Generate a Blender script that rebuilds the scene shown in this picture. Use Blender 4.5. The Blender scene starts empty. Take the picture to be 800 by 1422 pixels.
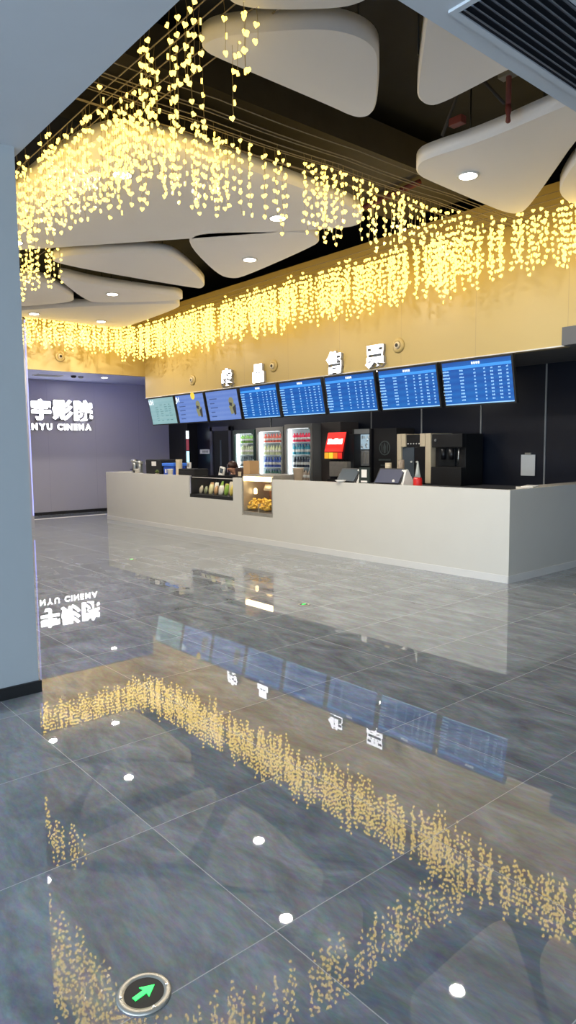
import bpy, bmesh, math, random
from mathutils import Vector, Matrix
random.seed(7)
S = bpy.context.scene
C = S.collection
PI = math.pi

# ------------------------------------------------------------------ materials
def lin(h):
    h = h.lstrip('#'); r = [int(h[i:i+2], 16)/255 for i in (0, 2, 4)]
    return tuple((c/12.92 if c <= .04045 else ((c+.055)/1.055)**2.4) for c in r)
def nd(nt, t, **k):
    n = nt.nodes.new(t)
    for a, b in k.items(): setattr(n, a, b)
    return n
def pr(name, hexc, rough=.5, metal=0., spec=.5, var=.06, scale=6., ior=1.5, coat=0.):
    m = bpy.data.materials.new(name); m.use_nodes = True; nt = m.node_tree
    p = nt.nodes['Principled BSDF']; c = lin(hexc)
    p.inputs['Roughness'].default_value = rough; p.inputs['Metallic'].default_value = metal
    p.inputs['Specular IOR Level'].default_value = spec; p.inputs['IOR'].default_value = ior
    p.inputs['Coat Weight'].default_value = coat
    tc = nd(nt, 'ShaderNodeTexCoord'); no = nd(nt, 'ShaderNodeTexNoise'); no.inputs['Scale'].default_value = scale
    no.inputs['Detail'].default_value = 4
    nt.links.new(tc.outputs['Object'], no.inputs['Vector'])
    mx = nd(nt, 'ShaderNodeMix', data_type='RGBA')
    mx.inputs[6].default_value = tuple(x*(1-var) for x in c)+(1,); mx.inputs[7].default_value = tuple(min(1, x*(1+var)) for x in c)+(1,)
    nt.links.new(no.outputs['Fac'], mx.inputs[0]); nt.links.new(mx.outputs[2], p.inputs['Base Color'])
    return m
def em(name, hexc, st, sample=True, base=None):
    m = bpy.data.materials.new(name); m.use_nodes = True; nt = m.node_tree
    p = nt.nodes['Principled BSDF']; c = lin(hexc)
    p.inputs['Base Color'].default_value = (lin(base) if base else (0.02, 0.02, 0.02))+(1,)
    p.inputs['Emission Color'].default_value = c+(1,); p.inputs['Emission Strength'].default_value = st
    p.inputs['Roughness'].default_value = .4
    if not sample: m.cycles.emission_sampling = 'NONE'
    return m
def glass(name, tint=(1, 1, 1), rough=.02, refl=.06):
    m = bpy.data.materials.new(name); m.use_nodes = True; nt = m.node_tree; nt.nodes.clear()
    o = nd(nt, 'ShaderNodeOutputMaterial'); t = nd(nt, 'ShaderNodeBsdfTransparent'); g = nd(nt, 'ShaderNodeBsdfGlossy')
    t.inputs[0].default_value = tint+(1,); g.inputs['Roughness'].default_value = rough
    fr = nd(nt, 'ShaderNodeFresnel'); fr.inputs[0].default_value = 1.45
    ge = nd(nt, 'ShaderNodeNewGeometry'); iv = nd(nt, 'ShaderNodeMath', operation='SUBTRACT'); iv.inputs[0].default_value = 1
    nt.links.new(ge.outputs['Backfacing'], iv.inputs[1]); mu = nd(nt, 'ShaderNodeMath', operation='MULTIPLY')
    nt.links.new(fr.outputs[0], mu.inputs[0]); nt.links.new(iv.outputs[0], mu.inputs[1])
    x = nd(nt, 'ShaderNodeMixShader'); nt.links.new(mu.outputs[0], x.inputs[0])
    nt.links.new(t.outputs[0], x.inputs[1]); nt.links.new(g.outputs[0], x.inputs[2]); nt.links.new(x.outputs[0], o.inputs[0])
    return m
def seams(m, axis, step, off, width, dark):
    """thin panel joints: darkens the base colour in a narrow line every `step` metres"""
    nt = m.node_tree; p = nt.nodes['Principled BSDF']; src = p.inputs['Base Color'].links[0].from_socket
    tc = nd(nt, 'ShaderNodeTexCoord'); sp = nd(nt, 'ShaderNodeSeparateXYZ'); nt.links.new(tc.outputs['Object'], sp.inputs[0])
    a = nd(nt, 'ShaderNodeMath', operation='ADD'); a.inputs[1].default_value = 100*step-off
    nt.links.new(sp.outputs[axis], a.inputs[0])
    d = nd(nt, 'ShaderNodeMath', operation='MODULO'); d.inputs[1].default_value = step; nt.links.new(a.outputs[0], d.inputs[0])
    l = nd(nt, 'ShaderNodeMath', operation='LESS_THAN'); l.inputs[1].default_value = width; nt.links.new(d.outputs[0], l.inputs[0])
    mx = nd(nt, 'ShaderNodeMix', data_type='RGBA'); nt.links.new(l.outputs[0], mx.inputs[0]); nt.links.new(src, mx.inputs[6])
    mx.inputs[7].default_value = lin(dark)+(1,); nt.links.new(mx.outputs[2], p.inputs['Base Color'])

M = {}
M['white_paint'] = pr('white_paint', '#d6d6d4', .6)
M['bulkhead'] = pr('bulkhead_paint', '#c2c6ca', .7, scale=2)
M['column'] = pr('column_paint', '#9fa5a8', .45, scale=2, var=.02)
M['panel'] = pr('ceiling_panel_white', '#f0ecea', .55, scale=2, var=.02)
M['fascia'] = pr('fascia_panel', '#b49e66', .4, scale=1.5, var=.02); seams(M['fascia'], 0, 1.22, -.3, .006, '#a08c60')
M['fascia_y'] = pr('fascia_panel_passage', '#b49e66', .4, scale=1.5, var=.02); seams(M['fascia_y'], 1, 1.22, -.3, .006, '#a08c60')
M['slab'] = pr('dark_slab', '#22252f', .9, scale=2.5, var=.5)
M['duct'] = pr('dusty_duct', '#3a3633', .8, scale=5, var=.25)
M['black'] = pr('black_metal', '#111216', .35)
M['matte_black'] = pr('matte_black', '#0c0d10', .6)
M['counter'] = pr('counter_stone', '#cac7be', .22, var=.03, scale=3)
M['kick'] = pr('counter_base_trim', '#d2d0cb', .3, var=.02)
M['navy'] = pr('navy_panel', '#141926', .3, var=.15, scale=2)
M['darkgrey'] = pr('dark_grey_soffit', '#55565a', .6, scale=3)
M['signwall'] = pr('grey_wall_panel', '#9c9ba4', .35, var=.03, scale=1.5); seams(M['signwall'], 1, 1.2, .3, .006, '#8b8a95')
M['steel'] = pr('brushed_steel', '#b9bbb8', .3, metal=1., var=.08, scale=30)
M['worn_steel'] = pr('worn_steel', '#b4b0a6', .42, metal=.7, var=.15, scale=25)
M['wire'] = pr('pale_cable', '#a89468', .5)
M['cable'] = pr('support_cable', '#8d8172', .5, metal=.3)
M['grey_plastic'] = pr('grey_plastic', '#8a8b8a', .45)
M['fridge_grey'] = pr('fridge_grey', '#7e7c78', .35)
M['fridge_green'] = pr('fridge_green', '#20362f', .35)
M['liner'] = pr('fridge_liner', '#e9f0f0', .4)
M['brown_cab'] = pr('brown_cabinet', '#4a4340', .5, scale=4)
M['cream'] = pr('cream_enamel', '#cfc0a2', .4)
M['card'] = pr('cardboard', '#b08d62', .8, scale=12)
M['paper'] = pr('white_paper', '#dedcd6', .7)
M['blue_plastic'] = pr('blue_plastic', '#1f4fb8', .4)
M['red_plastic'] = pr('red_plastic', '#c01818', .4)
M['leaf'] = pr('leaf_green', '#5d6b35', .6)
M['dark_brown'] = pr('dark_brown_leather', '#33211d', .5)
M['beige'] = pr('beige_cup', '#a08f7c', .6)
M['skin'] = pr('skin', '#b98a70', .5)
M['hair'] = pr('brown_hair', '#3a211a', .5, scale=40, var=.3)
M['cloth'] = pr('dark_uniform', '#15161b', .85, scale=20)
M['red_pipe'] = pr('red_pipe', '#6e2f29', .5)
M['navy_screen'] = pr('sleeping_screen', '#4b545c', .2)
M['glass'] = glass('clear_glass')
M['led'] = em('warm_led', '#ffd764', 3.1)
M['lamp'] = em('downlight_lens', '#fff6ea', 14.)
M['letter'] = em('lit_letter', '#fbfbff', 3.6)
M['letter_side'] = pr('letter_side', '#9b9a9c', .4)
M['green_arrow'] = em('green_arrow', '#18e858', 2.2)
M['tube'] = em('lamp_tube', '#fff1d0', 14.)
M['cool_tube'] = em('cool_tube', '#f0fbff', 5.)
M['blue_strip'] = em('blue_strip', '#9aa0ff', 1.5)
M['warm_tube'] = em('warm_tube', '#ffdca0', 10.)

def floor_material():
    m = bpy.data.materials.new('polished_tile'); m.use_nodes = True; nt = m.node_tree; L = nt.links.new
    p = nt.nodes['Principled BSDF']
    tc = nd(nt, 'ShaderNodeTexCoord'); sp = nd(nt, 'ShaderNodeSeparateXYZ'); L(tc.outputs['Object'], sp.inputs[0])
    def math_(op, a, b=None):
        n = nd(nt, 'ShaderNodeMath', operation=op)
        for i, v in enumerate((a, b)):
            if v is None: continue
            if isinstance(v, (int, float)): n.inputs[i].default_value = v
            else: L(v, n.inputs[i])
        return n.outputs[0]
    g = []; cells = []
    for ax, off in ((0, -1.61), (1, 1.3)):
        t = math_('DIVIDE', math_('ADD', sp.outputs[ax], 80-off), .8)
        cells.append(math_('FLOOR', t)); fr = math_('FRACT', t)
        g.append(math_('LESS_THAN', math_('MINIMUM', fr, math_('SUBTRACT', 1, fr)), .0022))
    grout = math_('MAXIMUM', g[0], g[1])
    cb = nd(nt, 'ShaderNodeCombineXYZ'); L(cells[0], cb.inputs[0]); L(cells[1], cb.inputs[1])
    wn = nd(nt, 'ShaderNodeTexWhiteNoise'); L(cb.outputs[0], wn.inputs['Vector'])
    va = nd(nt, 'ShaderNodeVectorMath', operation='SCALE'); L(wn.outputs['Color'], va.inputs[0]); va.inputs['Scale'].default_value = 9
    vs = nd(nt, 'ShaderNodeVectorMath', operation='ADD'); L(va.outputs[0], vs.inputs[0]); L(tc.outputs['Object'], vs.inputs[1])
    mp = nd(nt, 'ShaderNodeMapping'); mp.inputs['Rotation'].default_value = (0, 0, .7); mp.inputs['Scale'].default_value = (1, 2.6, 1); L(vs.outputs[0], mp.inputs[0])
    n1 = nd(nt, 'ShaderNodeTexNoise'); n1.inputs['Scale'].default_value = 2.2; n1.inputs['Detail'].default_value = 8; n1.inputs['Roughness'].default_value = .62; n1.inputs['Distortion'].default_value = .8; L(mp.outputs[0], n1.inputs[0])
    n2 = nd(nt, 'ShaderNodeTexNoise'); n2.inputs['Scale'].default_value = 16; n2.inputs['Detail'].default_value = 6; n2.inputs['Roughness'].default_value = .7; L(mp.outputs[0], n2.inputs[0])
    cr = nd(nt, 'ShaderNodeValToRGB'); e = cr.color_ramp.elements
    e[0].position = .32; e[0].color = lin('#676c72')+(1,); e[1].position = .72; e[1].color = lin('#979da4')+(1,)
    ne = cr.color_ramp.elements.new(.52); ne.color = lin('#7e848a')+(1,)
    L(n1.outputs['Fac'], cr.inputs[0])
    mm = nd(nt, 'ShaderNodeMix', data_type='RGBA', blend_type='OVERLAY'); mm.inputs[0].default_value = .55; L(cr.outputs[0], mm.inputs[6]); L(n2.outputs['Color'], mm.inputs[7])
    mx = nd(nt, 'ShaderNodeMix', data_type='RGBA'); L(grout, mx.inputs[0]); L(mm.outputs[2], mx.inputs[6]); mx.inputs[7].default_value = lin('#9a9ea2')+(1,)
    L(mx.outputs[2], p.inputs['Base Color'])
    r = nd(nt, 'ShaderNodeMix', data_type='FLOAT'); L(grout, r.inputs[0]); r.inputs[2].default_value = .012; r.inputs[3].default_value = .5
    L(r.outputs[0], p.inputs['Roughness'])
    p.inputs['IOR'].default_value = 1.75
    return m
M['floor'] = floor_material()

# ------------------------------------------------------------------ mesh builder
class MB:
    def __init__(s): s.bm = bmesh.new(); s.mi = 0; s.smooth = False
    def _tag(s, faces, smooth=None):
        for f in faces: f.material_index = s.mi; f.smooth = s.smooth if smooth is None else smooth
    def box(s, x0, x1, y0, y1, z0, z1, bev=0.):
        mat = Matrix.Translation(((x0+x1)/2, (y0+y1)/2, (z0+z1)/2)) @ Matrix.Diagonal((abs(x1-x0), abs(y1-y0), abs(z1-z0), 1))
        r = bmesh.ops.create_cube(s.bm, size=1, matrix=mat); vs = r['verts']
        fs = set(f for v in vs for f in v.link_faces); s._tag(fs, False)
        if bev > 0:
            es = list(set(e for v in vs for e in v.link_edges))
            b = bmesh.ops.bevel(s.bm, geom=es, offset=bev, segments=2, affect='EDGES', profile=.6)
            s._tag(b['faces'], False)
        return s
    def lathe(s, prof, cx=0, cy=0, cz=0, seg=20, axis='Z', smooth=True):
        rings = []
        for r, z in prof:
            ring = []
            for k in range(seg):
                a = 2*PI*k/seg; p = (r*math.cos(a), r*math.sin(a), z)
                if axis == 'Y': p = (p[0], p[2], p[1])
                if axis == 'X': p = (p[2], p[0], p[1])
                ring.append(s.bm.verts.new((p[0]+cx, p[1]+cy, p[2]+cz)))
            rings.append(ring)
        fs = []
        for a, b in zip(rings, rings[1:]):
            for k in range(seg):
                fs.append(s.bm.faces.new((a[k], a[(k+1) % seg], b[(k+1) % seg], b[k])))
        fs.append(s.bm.faces.new(rings[0][::-1])); fs.append(s.bm.faces.new(rings[-1]))
        s._tag(fs[:-2], smooth); s._tag(fs[-2:], False)
        return s
    def prism(s, poly, a0, a1, axis='Z', bev=0., bseg=2):
        """poly in the two other axes (XY for Z, XZ for Y, YZ for X)"""
        def P(u, v, w): return {'Z': (u, v, w), 'Y': (u, w, v), 'X': (w, u, v)}[axis]
        lo = [s.bm.verts.new(P(u, v, a0)) for u, v in poly]; hi = [s.bm.verts.new(P(u, v, a1)) for u, v in poly]
        fl = s.bm.faces.new(lo[::-1]); fh = s.bm.faces.new(hi); n = len(poly)
        side = [s.bm.faces.new((lo[i], lo[(i+1) % n], hi[(i+1) % n], hi[i])) for i in range(n)]
        s._tag([fl, fh]+side, False)
        if s.smooth: s._tag(side, True)
        bmesh.ops.recalc_face_normals(s.bm, faces=[fl, fh]+side)
        if bev:
            es = list(fl.edges)+list(fh.edges)
            b = bmesh.ops.bevel(s.bm, geom=es, offset=bev, segments=bseg, affect='EDGES'); s._tag(b['faces'], True)
        return s
    def tube(s, pts, r, seg=6, r1=None):
        pts = [Vector(p) for p in pts]; rings = []
        for i, p in enumerate(pts):
            d = (pts[min(i+1, len(pts)-1)]-pts[max(i-1, 0)]).normalized()
            u = d.orthogonal().normalized() if abs(d.z) < .9 else Vector((1, 0, 0)).cross(d).normalized(); v = d.cross(u)
            rr = r if r1 is None else r+(r1-r)*i/(len(pts)-1)
            rings.append([s.bm.verts.new(p+u*rr*math.cos(2*PI*k/seg)+v*rr*math.sin(2*PI*k/seg)) for k in range(seg)])
        fs = []
        for a, b in zip(rings, rings[1:]):
            for k in range(seg): fs.append(s.bm.faces.new((a[k], a[(k+1) % seg], b[(k+1) % seg], b[k])))
        fs += [s.bm.faces.new(rings[0][::-1]), s.bm.faces.new(rings[-1])]
        s._tag(fs, True); return s
    def ball(s, c, rx, ry=None, rz=None, seg=12):
        m = Matrix.Translation(c) @ Matrix.Diagonal((rx, ry or rx, rz or rx, 1))
        r = bmesh.ops.create_uvsphere(s.bm, u_segments=seg, v_segments=max(6, seg*2//3), radius=1, matrix=m)
        s._tag(set(f for v in r['verts'] for f in v.link_faces), True); return s
    def mesh(s, me, mat):
        b2 = bmesh.new(); b2.from_mesh(me); b2.transform(mat)
        mp = {v: s.bm.verts.new(v.co) for v in b2.verts}
        for f in b2.faces:
            try:
                g = s.bm.faces.new([mp[v] for v in f.verts]); g.material_index = s.mi; g.smooth = False
            except ValueError: pass
        b2.free(); return s
    def front_glow(s, axis, sgn):
        s.bm.normal_update()
        for f in s.bm.faces: f.material_index = 0 if f.normal[axis]*sgn > .8 else 1
        return s
    def data(s, name, mats):
        me = bpy.data.meshes.new(name); s.bm.normal_update(); s.bm.to_mesh(me); s.bm.free()
        for m in (mats if isinstance(mats, (list, tuple)) else [mats]): me.materials.append(m)
        return me
    def obj(s, name, mats, parent=None, loc=(0, 0, 0), rz=0.):
        o = bpy.data.objects.new(name, s.data(name, mats)); C.objects.link(o)
        o.location = loc; o.rotation_euler = (0, 0, rz)
        if parent: o.parent = parent
        return o
def tag(o, label=None, cat=None, group=None, kind=None):
    if label: o['label'] = label
    if cat: o['category'] = cat
    if group: o['group'] = group
    if kind: o['kind'] = kind
    return o
def thing(name, label, cat, loc=(0, 0, 0), rz=0., group=None):
    o = bpy.data.objects.new(name, None); C.objects.link(o); o.empty_display_size = .1
    o.location = loc; o.rotation_euler = (0, 0, rz)
    return tag(o, label, cat, group)
def struct(name, b, mats): return tag(b.obj(name, mats), kind='structure')
def copy_tree(o, loc=None, rz=None, label=None, group=None):
    c = o.copy(); C.objects.link(c)
    if loc is not None: c.location = loc
    if rz is not None: c.rotation_euler = (0, 0, rz)
    if label: c['label'] = label
    if group: c['group'] = group
    for ch in o.children:
        d = ch.copy(); C.objects.link(d); d.parent = c
        for g in ch.children:
            e = g.copy(); C.objects.link(e); e.parent = d
    return c
def text_mesh(s, size, depth=.01, bold=0.):
    cu = bpy.data.curves.new('text', 'FONT'); cu.body = s; cu.size = size; cu.extrude = depth/2; cu.offset = bold
    cu.resolution_u = 3
    o = bpy.data.objects.new('text', cu); C.objects.link(o)
    dg = bpy.context.evaluated_depsgraph_get(); dg.update()
    me = bpy.data.meshes.new_from_object(o.evaluated_get(dg)); bpy.data.objects.remove(o); bpy.data.curves.remove(cu)
    xs = [v.co.x for v in me.vertices]; ys = [v.co.y for v in me.vertices]
    return me, (min(xs), max(xs), min(ys), max(ys))
def face(origin, ex, ey, ez):
    m = Matrix.Identity(4)
    for i, v in enumerate((ex, ey, ez)):
        for k in range(3): m[k][i] = v[k]
    m.translation = origin; return m
FRONT = ((1, 0, 0), (0, 0, 1), (0, -1, 0))       # reads on a face that looks to -Y
EAST = ((0, 1, 0), (0, 0, 1), (1, 0, 0))         # reads on a face that looks to +X
def chaikin(p, n=2):
    for _ in range(n):
        q = []
        for i in range(len(p)):
            a, b = p[i], p[(i+1) % len(p)]
            q += [(a[0]*.75+b[0]*.25, a[1]*.75+b[1]*.25), (a[0]*.25+b[0]*.75, a[1]*.25+b[1]*.75)]
        p = q
    return p

# ------------------------------------------------------------------ the setting
struct('floor', MB().box(-17, 5.2, -9.2, 10.2, -.1, 0), M['floor'])
struct('ceiling', MB().box(-17, 5.2, -9.2, 10.2, 5.2, 5.35), M['slab'])
# low grey bulkhead over the camera and the column wall that carries it
struct('trim_1', MB().box(-16.2, 5, -9, 1.6, 3.36, 5.2), M['bulkhead'])
b = MB(); b.box(-1.96, 5, 1.6, 9.7, 3.36, 5.2); struct('trim_2', b, M['bulkhead'])
struct('wall_left', MB().box(-5.0, -4.319, -9, 1.549, 0, 3.36), M['column'])
struct('baseboard_left', MB().box(-5.01, -4.3, -9, 1.562, 0, .075), M['matte_black'])
struct('wall_back', MB().box(-16.2, 5.0, 9.9, 10.05, 0, 5.2), M['navy'])
struct('wall_far_left', MB().box(-16.35, -16.2, -.2, 10.05, 0, 5.2), M['signwall'])
struct('baseboard_far_left', MB().box(-16.2, -16.17, -.2, 9.9, 0, .07), M['matte_black'])
struct('wall_left_return', MB().box(-16.2, -5.0, -.2, 0, 0, 3.36), M['white_paint'])
b = MB(); b.box(5, 5.15, -2, 10.05, 0, 5.2); b.box(5, 5.15, -9, -6, 0, 5.2); b.box(5, 5.15, -6, -2, 2.4, 5.2); struct('wall_right', b, M['white_paint'])
b = MB()
b.box(-5, 5.15, -9.15, -9, 3.1, 5.2)
for x in (-4.9, -2.5, -.1, 2.3, 4.7): b.box(x, x+.12, -9.12, -9, 0, 3.1)
struct('window_1', b, M['grey_plastic'])
struct('trim_3', MB().box(-16.2, -15.27, 9.6, 9.9, 0, 3.15), M['matte_black'])     # dark pier beside the grey wall
# fascias
b = MB(); b.prism([(-13.7, 2.66), (-3.98, 2.66), (-3.98, 2.86), (-1.96, 2.86), (-1.96, 4.5), (-13.7, 4.5)], 7.556, 7.66, 'Y')
struct('wall_fascia', b, M['fascia'])
struct('wall_fascia_passage', MB().box(-13.8, -13.7, 4.97, 7.66, 3.14, 4.5), M['fascia_y'])
struct('wall_fascia_end', MB().box(-13.8, -13.7, 7.66, 9.9, 2.66, 3.2), M['fascia_y'])
struct('trim_4', MB().box(-13.69, -3.97, 7.535, 7.556, 2.66, 2.672), M['white_paint'])
struct('trim_5', MB().box(-3.97, -1.96, 7.45, 7.66, 2.66, 2.86), M['darkgrey'])
struct('ceiling_counter', MB().box(-13.7, 5, 7.66, 9.9, 2.78, 2.9), M['darkgrey'])
struct('ceiling_passage', MB().box(-16.2, -13.8, 0, 9.9, 3.2, 3.3), pr('soffit_blue_light_tint', '#c3c9f4', .6))  # white soffit; blue light of the strip is put into its colour
struct('trim_9', MB().box(-13.812, -13.80, 5.0, 9.5, 3.145, 3.19), em('cove_strip', '#a4aaff', 20.))
b = MB(); b.box(-13.76, -13.68, 4.9, 4.97, 0, 4.1); struct('trim_6', b, M['signwall'])
b = MB(); b.box(-13.678, -13.67, 4.945, 4.962, .25, 4.08); struct('trim_7', b, M['blue_strip'])
struct('trim_8', MB().box(-15.34, -15.26, 0.5, 7.6, 0, .006), M['paper'])
for i, x in enumerate((-9.11, -7.89, -6.65, -5.50, -4.3, -12.2)):
    struct('trim_%d' % (10+i), MB().box(x-.012, x+.012, 9.885, 9.9, 0, 2.78), M['grey_plastic'])
# door in the back wall
b = MB(); b.box(-14.6, -14.5, 9.84, 9.9, 0, 2.08); b.box(-13.79, -13.69, 9.84, 9.9, 0, 2.08); b.box(-14.6, -13.69, 9.84, 9.9, 1.98, 2.08)
d = struct('door_1', b, pr('door_frame', '#4a4b58', .4))
MB().box(-14.5, -13.79, 9.87, 9.9, 0, 1.98).obj('door_leaf', M['matte_black'], d)
MB().box(-14.2, -14.13, 9.862, 9.87, 1.0, 1.75).obj('glass_slot', M['navy_screen'], d)
MB().box(-13.88, -13.85, 9.84, 9.87, .95, 1.15).obj('door_handle', M['steel'], d)

# ------------------------------------------------------------------ floating ceiling panels
CL = {
'c0': [(-3.27,2.38),(-3.24,2.51),(-3.11,2.69),(-2.92,2.90),(-2.79,2.97),(-2.65,2.96),(-2.67,2.71),(-2.89,2.40),(-3.17,2.28)],
'c1': [(-3.68,2.48),(-3.54,2.52),(-3.30,2.73),(-3.08,2.96),(-3.01,3.16),(-3.03,3.34),(-3.15,3.50),(-3.47,3.83),(-3.62,3.95),(-3.71,3.95),(-3.76,3.87),(-3.75,3.61),(-3.76,2.67),(-3.75,2.54)],
'c2': [(-2.57,3.25),(-2.75,3.44),(-3.17,3.90),(-3.28,4.04),(-3.30,4.16),(-3.24,4.23),(-2.93,4.22),(-2.66,4.20),(-2.23,4.25),(-2.02,3.63),(-2.23,3.33)],
'c3': [(-4.00,4.92),(-3.85,4.89),(-3.37,4.97),(-2.72,4.94),(-2.42,4.94),(-2.46,5.25),(-2.84,5.52),(-3.34,6.05),(-3.96,6.70),(-4.13,6.81),(-4.21,6.71),(-4.22,6.38),(-4.18,5.37),(-4.16,5.11)],
'c4': [(-3.57,6.55),(-3.35,6.24),(-3.07,5.93),(-2.71,5.68),(-3.04,6.69),(-3.53,7.14),(-3.66,6.94)],
'big': [(-7.70,2.43),(-6.64,2.43),(-5.69,2.46),(-5.18,2.57),(-5.04,2.80),(-4.99,3.13),(-5.01,4.13),(-5.08,5.24),(-5.22,5.55),(-5.50,5.78),(-5.86,5.48),(-7.07,4.52),(-8.78,3.11),(-9.25,2.72)],
'd1': [(-9.10,3.68),(-8.77,3.60),(-8.45,3.78),(-7.89,4.34),(-7.77,4.65),(-7.90,4.92),(-8.68,5.82),(-9.03,6.04),(-9.15,5.97)],
'd2': [(-7.34,4.70),(-6.89,4.44),(-6.49,4.82),(-5.98,5.46),(-6.14,5.79),(-6.39,5.89),(-8.13,6.12),(-8.30,6.03),(-8.25,5.75)],
'd3': [(-9.87,4.08),(-9.64,4.03),(-9.84,4.61),(-9.77,5.73),(-9.71,6.07),(-10.03,6.28),(-11.04,5.23),(-10.95,4.97)],
'd4': [(-13.1,4.10),(-12.48,4.35),(-11.37,5.19),(-10.31,6.19),(-10.25,6.36),(-10.57,6.54),(-12.65,6.68),(-13.0,6.60),(-13.05,6.46),(-12.95,4.66)],
'd5': [(-10.20,3.38),(-10.06,3.83),(-10.19,4.10),(-10.81,4.72),(-11.22,4.90),(-12.09,4.34),(-12.59,3.90)],
}
CLL = {
'c0': 'white ceiling panel cut by the top edge of the photo',
'c1': 'white rounded triangular ceiling panel with a yellow-lit edge, near the top',
'c2': 'white ceiling panel partly hidden by the bulkhead with the air grille',
'c3': 'white kite-shaped ceiling panel with a single downlight on the right',
'c4': 'small visible corner of a white ceiling panel at the right photo edge',
'big': 'largest white ceiling panel behind the near curtain of heart lights, two downlights under it',
'd1': 'long white ceiling panel without a lamp, just below the largest panel',
'd2': 'white triangular ceiling panel with one downlight, right of the long lampless panel',
'd3': 'white ceiling panel with one downlight between two panels on the left',
'd4': 'farthest white ceiling panel with two downlights above the passage',
'd5': 'white ceiling panel half hidden behind the grey column on the left',
}
for k, poly in CL.items():
    b = MB(); b.smooth = True
    b.prism(chaikin(poly, 2), 4.0, 4.13, 'Z', bev=.012)
    o = tag(b.obj('ceiling_panel', M['panel']), CLL[k], 'ceiling panel')
    cx = sum(p[0] for p in poly)/len(poly); cy = sum(p[1] for p in poly)/len(poly)
    for s in (-1, 1):
        MB().tube([(cx+.3*s, cy+.1*s, 4.12), (cx+.3*s, cy+.1*s, 5.2)], .008).obj('hanger_rod', M['black'], o)
LAMPS = [(-5.8, 3.03, 'downlight under the largest ceiling panel, left of its pair'), (-5.83, 4.86, 'downlight under the largest ceiling panel, right of its pair'),
         (-7.31, 5.61, 'downlight under the white triangular panel below the largest panel'), (-10.24, 5.11, 'downlight under the middle panel of the left stack'),
         (-12.53, 6.0, 'right downlight under the farthest ceiling panel'), (-12.55, 4.72, 'left downlight under the farthest ceiling panel, by the column'),
         (-3.86, 5.48, 'downlight under the kite-shaped panel on the right'), (-8.42, 2.98, 'downlight half hidden behind the column edge')]
def downlight(x, y, z, label, p=42., r=.085):
    t = thing('downlight', label, 'ceiling light', (x, y, z), 0, 'round ceiling downlights')
    MB().lathe([(r*.98, .0), (r*1.2, -.004), (r*1.2, -.010), (r*.95, -.012)], seg=24).obj('trim_ring', M['white_paint'], t)
    MB().lathe([(r*.94, -.003), (r*.94, -.014), (r*.6, -.02)], seg=24).obj('lens', M['lamp'], t)
    L = bpy.data.lights.new('downlight_beam', 'AREA'); L.shape = 'DISK'; L.size = r*1.6; L.energy = p; L.color = (1, .93, .84)
    lo = bpy.data.objects.new('downlight_beam', L); C.objects.link(lo); lo.location = (x, y, z-.024)
for x, y, l in LAMPS: downlight(x, y, 4.0, l)
downlight(-11.4, 8.5, 2.78, 'unseen downlight added in the dark soffit to light the drink fridges', 14, .07)  # added lamp, out of view, brightens the fridge fronts and navy wall
downlight(-7.6, 8.4, 2.78, 'unseen downlight added in the dark soffit to light the drink machines', 14, .07)  # second added lamp, hidden by the fascia, lifts the machines
downlight(-14.88, 7.16, 3.2, 'downlight in the bluish soffit of the passage', 14, .07)

# ------------------------------------------------------------------ things above the panels
b = MB(); b.box(-6.4, -5.1, 1.7, 7.5, 4.62, 4.95)
tag(b.obj('air_duct', M['duct']), 'dusty brown rectangular duct above the largest ceiling panel', 'duct')
b = MB(); b.tube([(-9.5, 6.9, 4.55), (-5.2, 6.45, 4.55)], .035, 8)
tag(b.obj('sprinkler_pipe', M['red_pipe']), 'long red sprinkler pipe running behind the far heart lights', 'pipe')
t = thing('sprinkler_drop', 'red brown sprinkler drop pipe in the gap before the kite-shaped panel', 'pipe', (-3.03, 4.8, 0))
MB().tube([(0, 0, 5.205), (0, 0, 4.1)], .021, 8).obj('pipe', M['red_pipe'], t)
MB().lathe([(.012, 3.97), (.02, 3.98), (.014, 4.02), (.024, 4.06), (.021, 4.1)], seg=10).obj('sprinkler_head', M['red_pipe'], t)
MB().box(-.07, .05, -.04, .04, 4.3, 4.4).obj('clamp', M['worn_steel'], t)
for a, c, l in (((-3.64, 4.8, 4.08), (-2.95, 4.74, 5.2), 'thin slanted steel strut at the tip of the kite-shaped panel'),
                ((-3.04, 4.76, 4.1), (-3.9, 4.7, 5.2), 'slanted steel strut meeting the red sprinkler drop')):
    tag(MB().tube([a, c], .013, 8).obj('ceiling_strut', M['duct']), l, 'strut')
tag(MB().box(-3.56, -3.44, 4.78, 4.85, 4.12, 4.18, .005).obj('junction_box', M['red_pipe']), 'small brown junction box over the kite-shaped panel', 'box')
# air grille in the right bulkhead
t = thing('air_grille', 'long dark slatted air grille in the blue grey bulkhead, top right', 'air vent', (-1.84, 2.53, 3.36))
b = MB(); W = .335; Ln = 2.4
b.box(-.03, 0, -.03, Ln+.03, -.012, 0); b.box(W, W+.03, -.03, Ln+.03, -.012, 0); b.box(0, W, -.03, 0, -.012, 0); b.box(0, W, Ln, Ln+.03, -.012, 0)
b.obj('frame', M['bulkhead'], t)
MB().box(0, W, 0, Ln, -.004, -.001).obj('backing', pr('vent_dark', '#0e131d', .8), t)
bl = pr('vent_blade', '#59606b', .5)
for i in range(9):
    b = MB(); x = .012+i*W/9
    b.prism([(x, -.003), (x+.006, -.003), (x+.026, -.018), (x+.020, -.018)], 0, Ln, 'Y'); b.obj('slat', bl, t)
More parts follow.
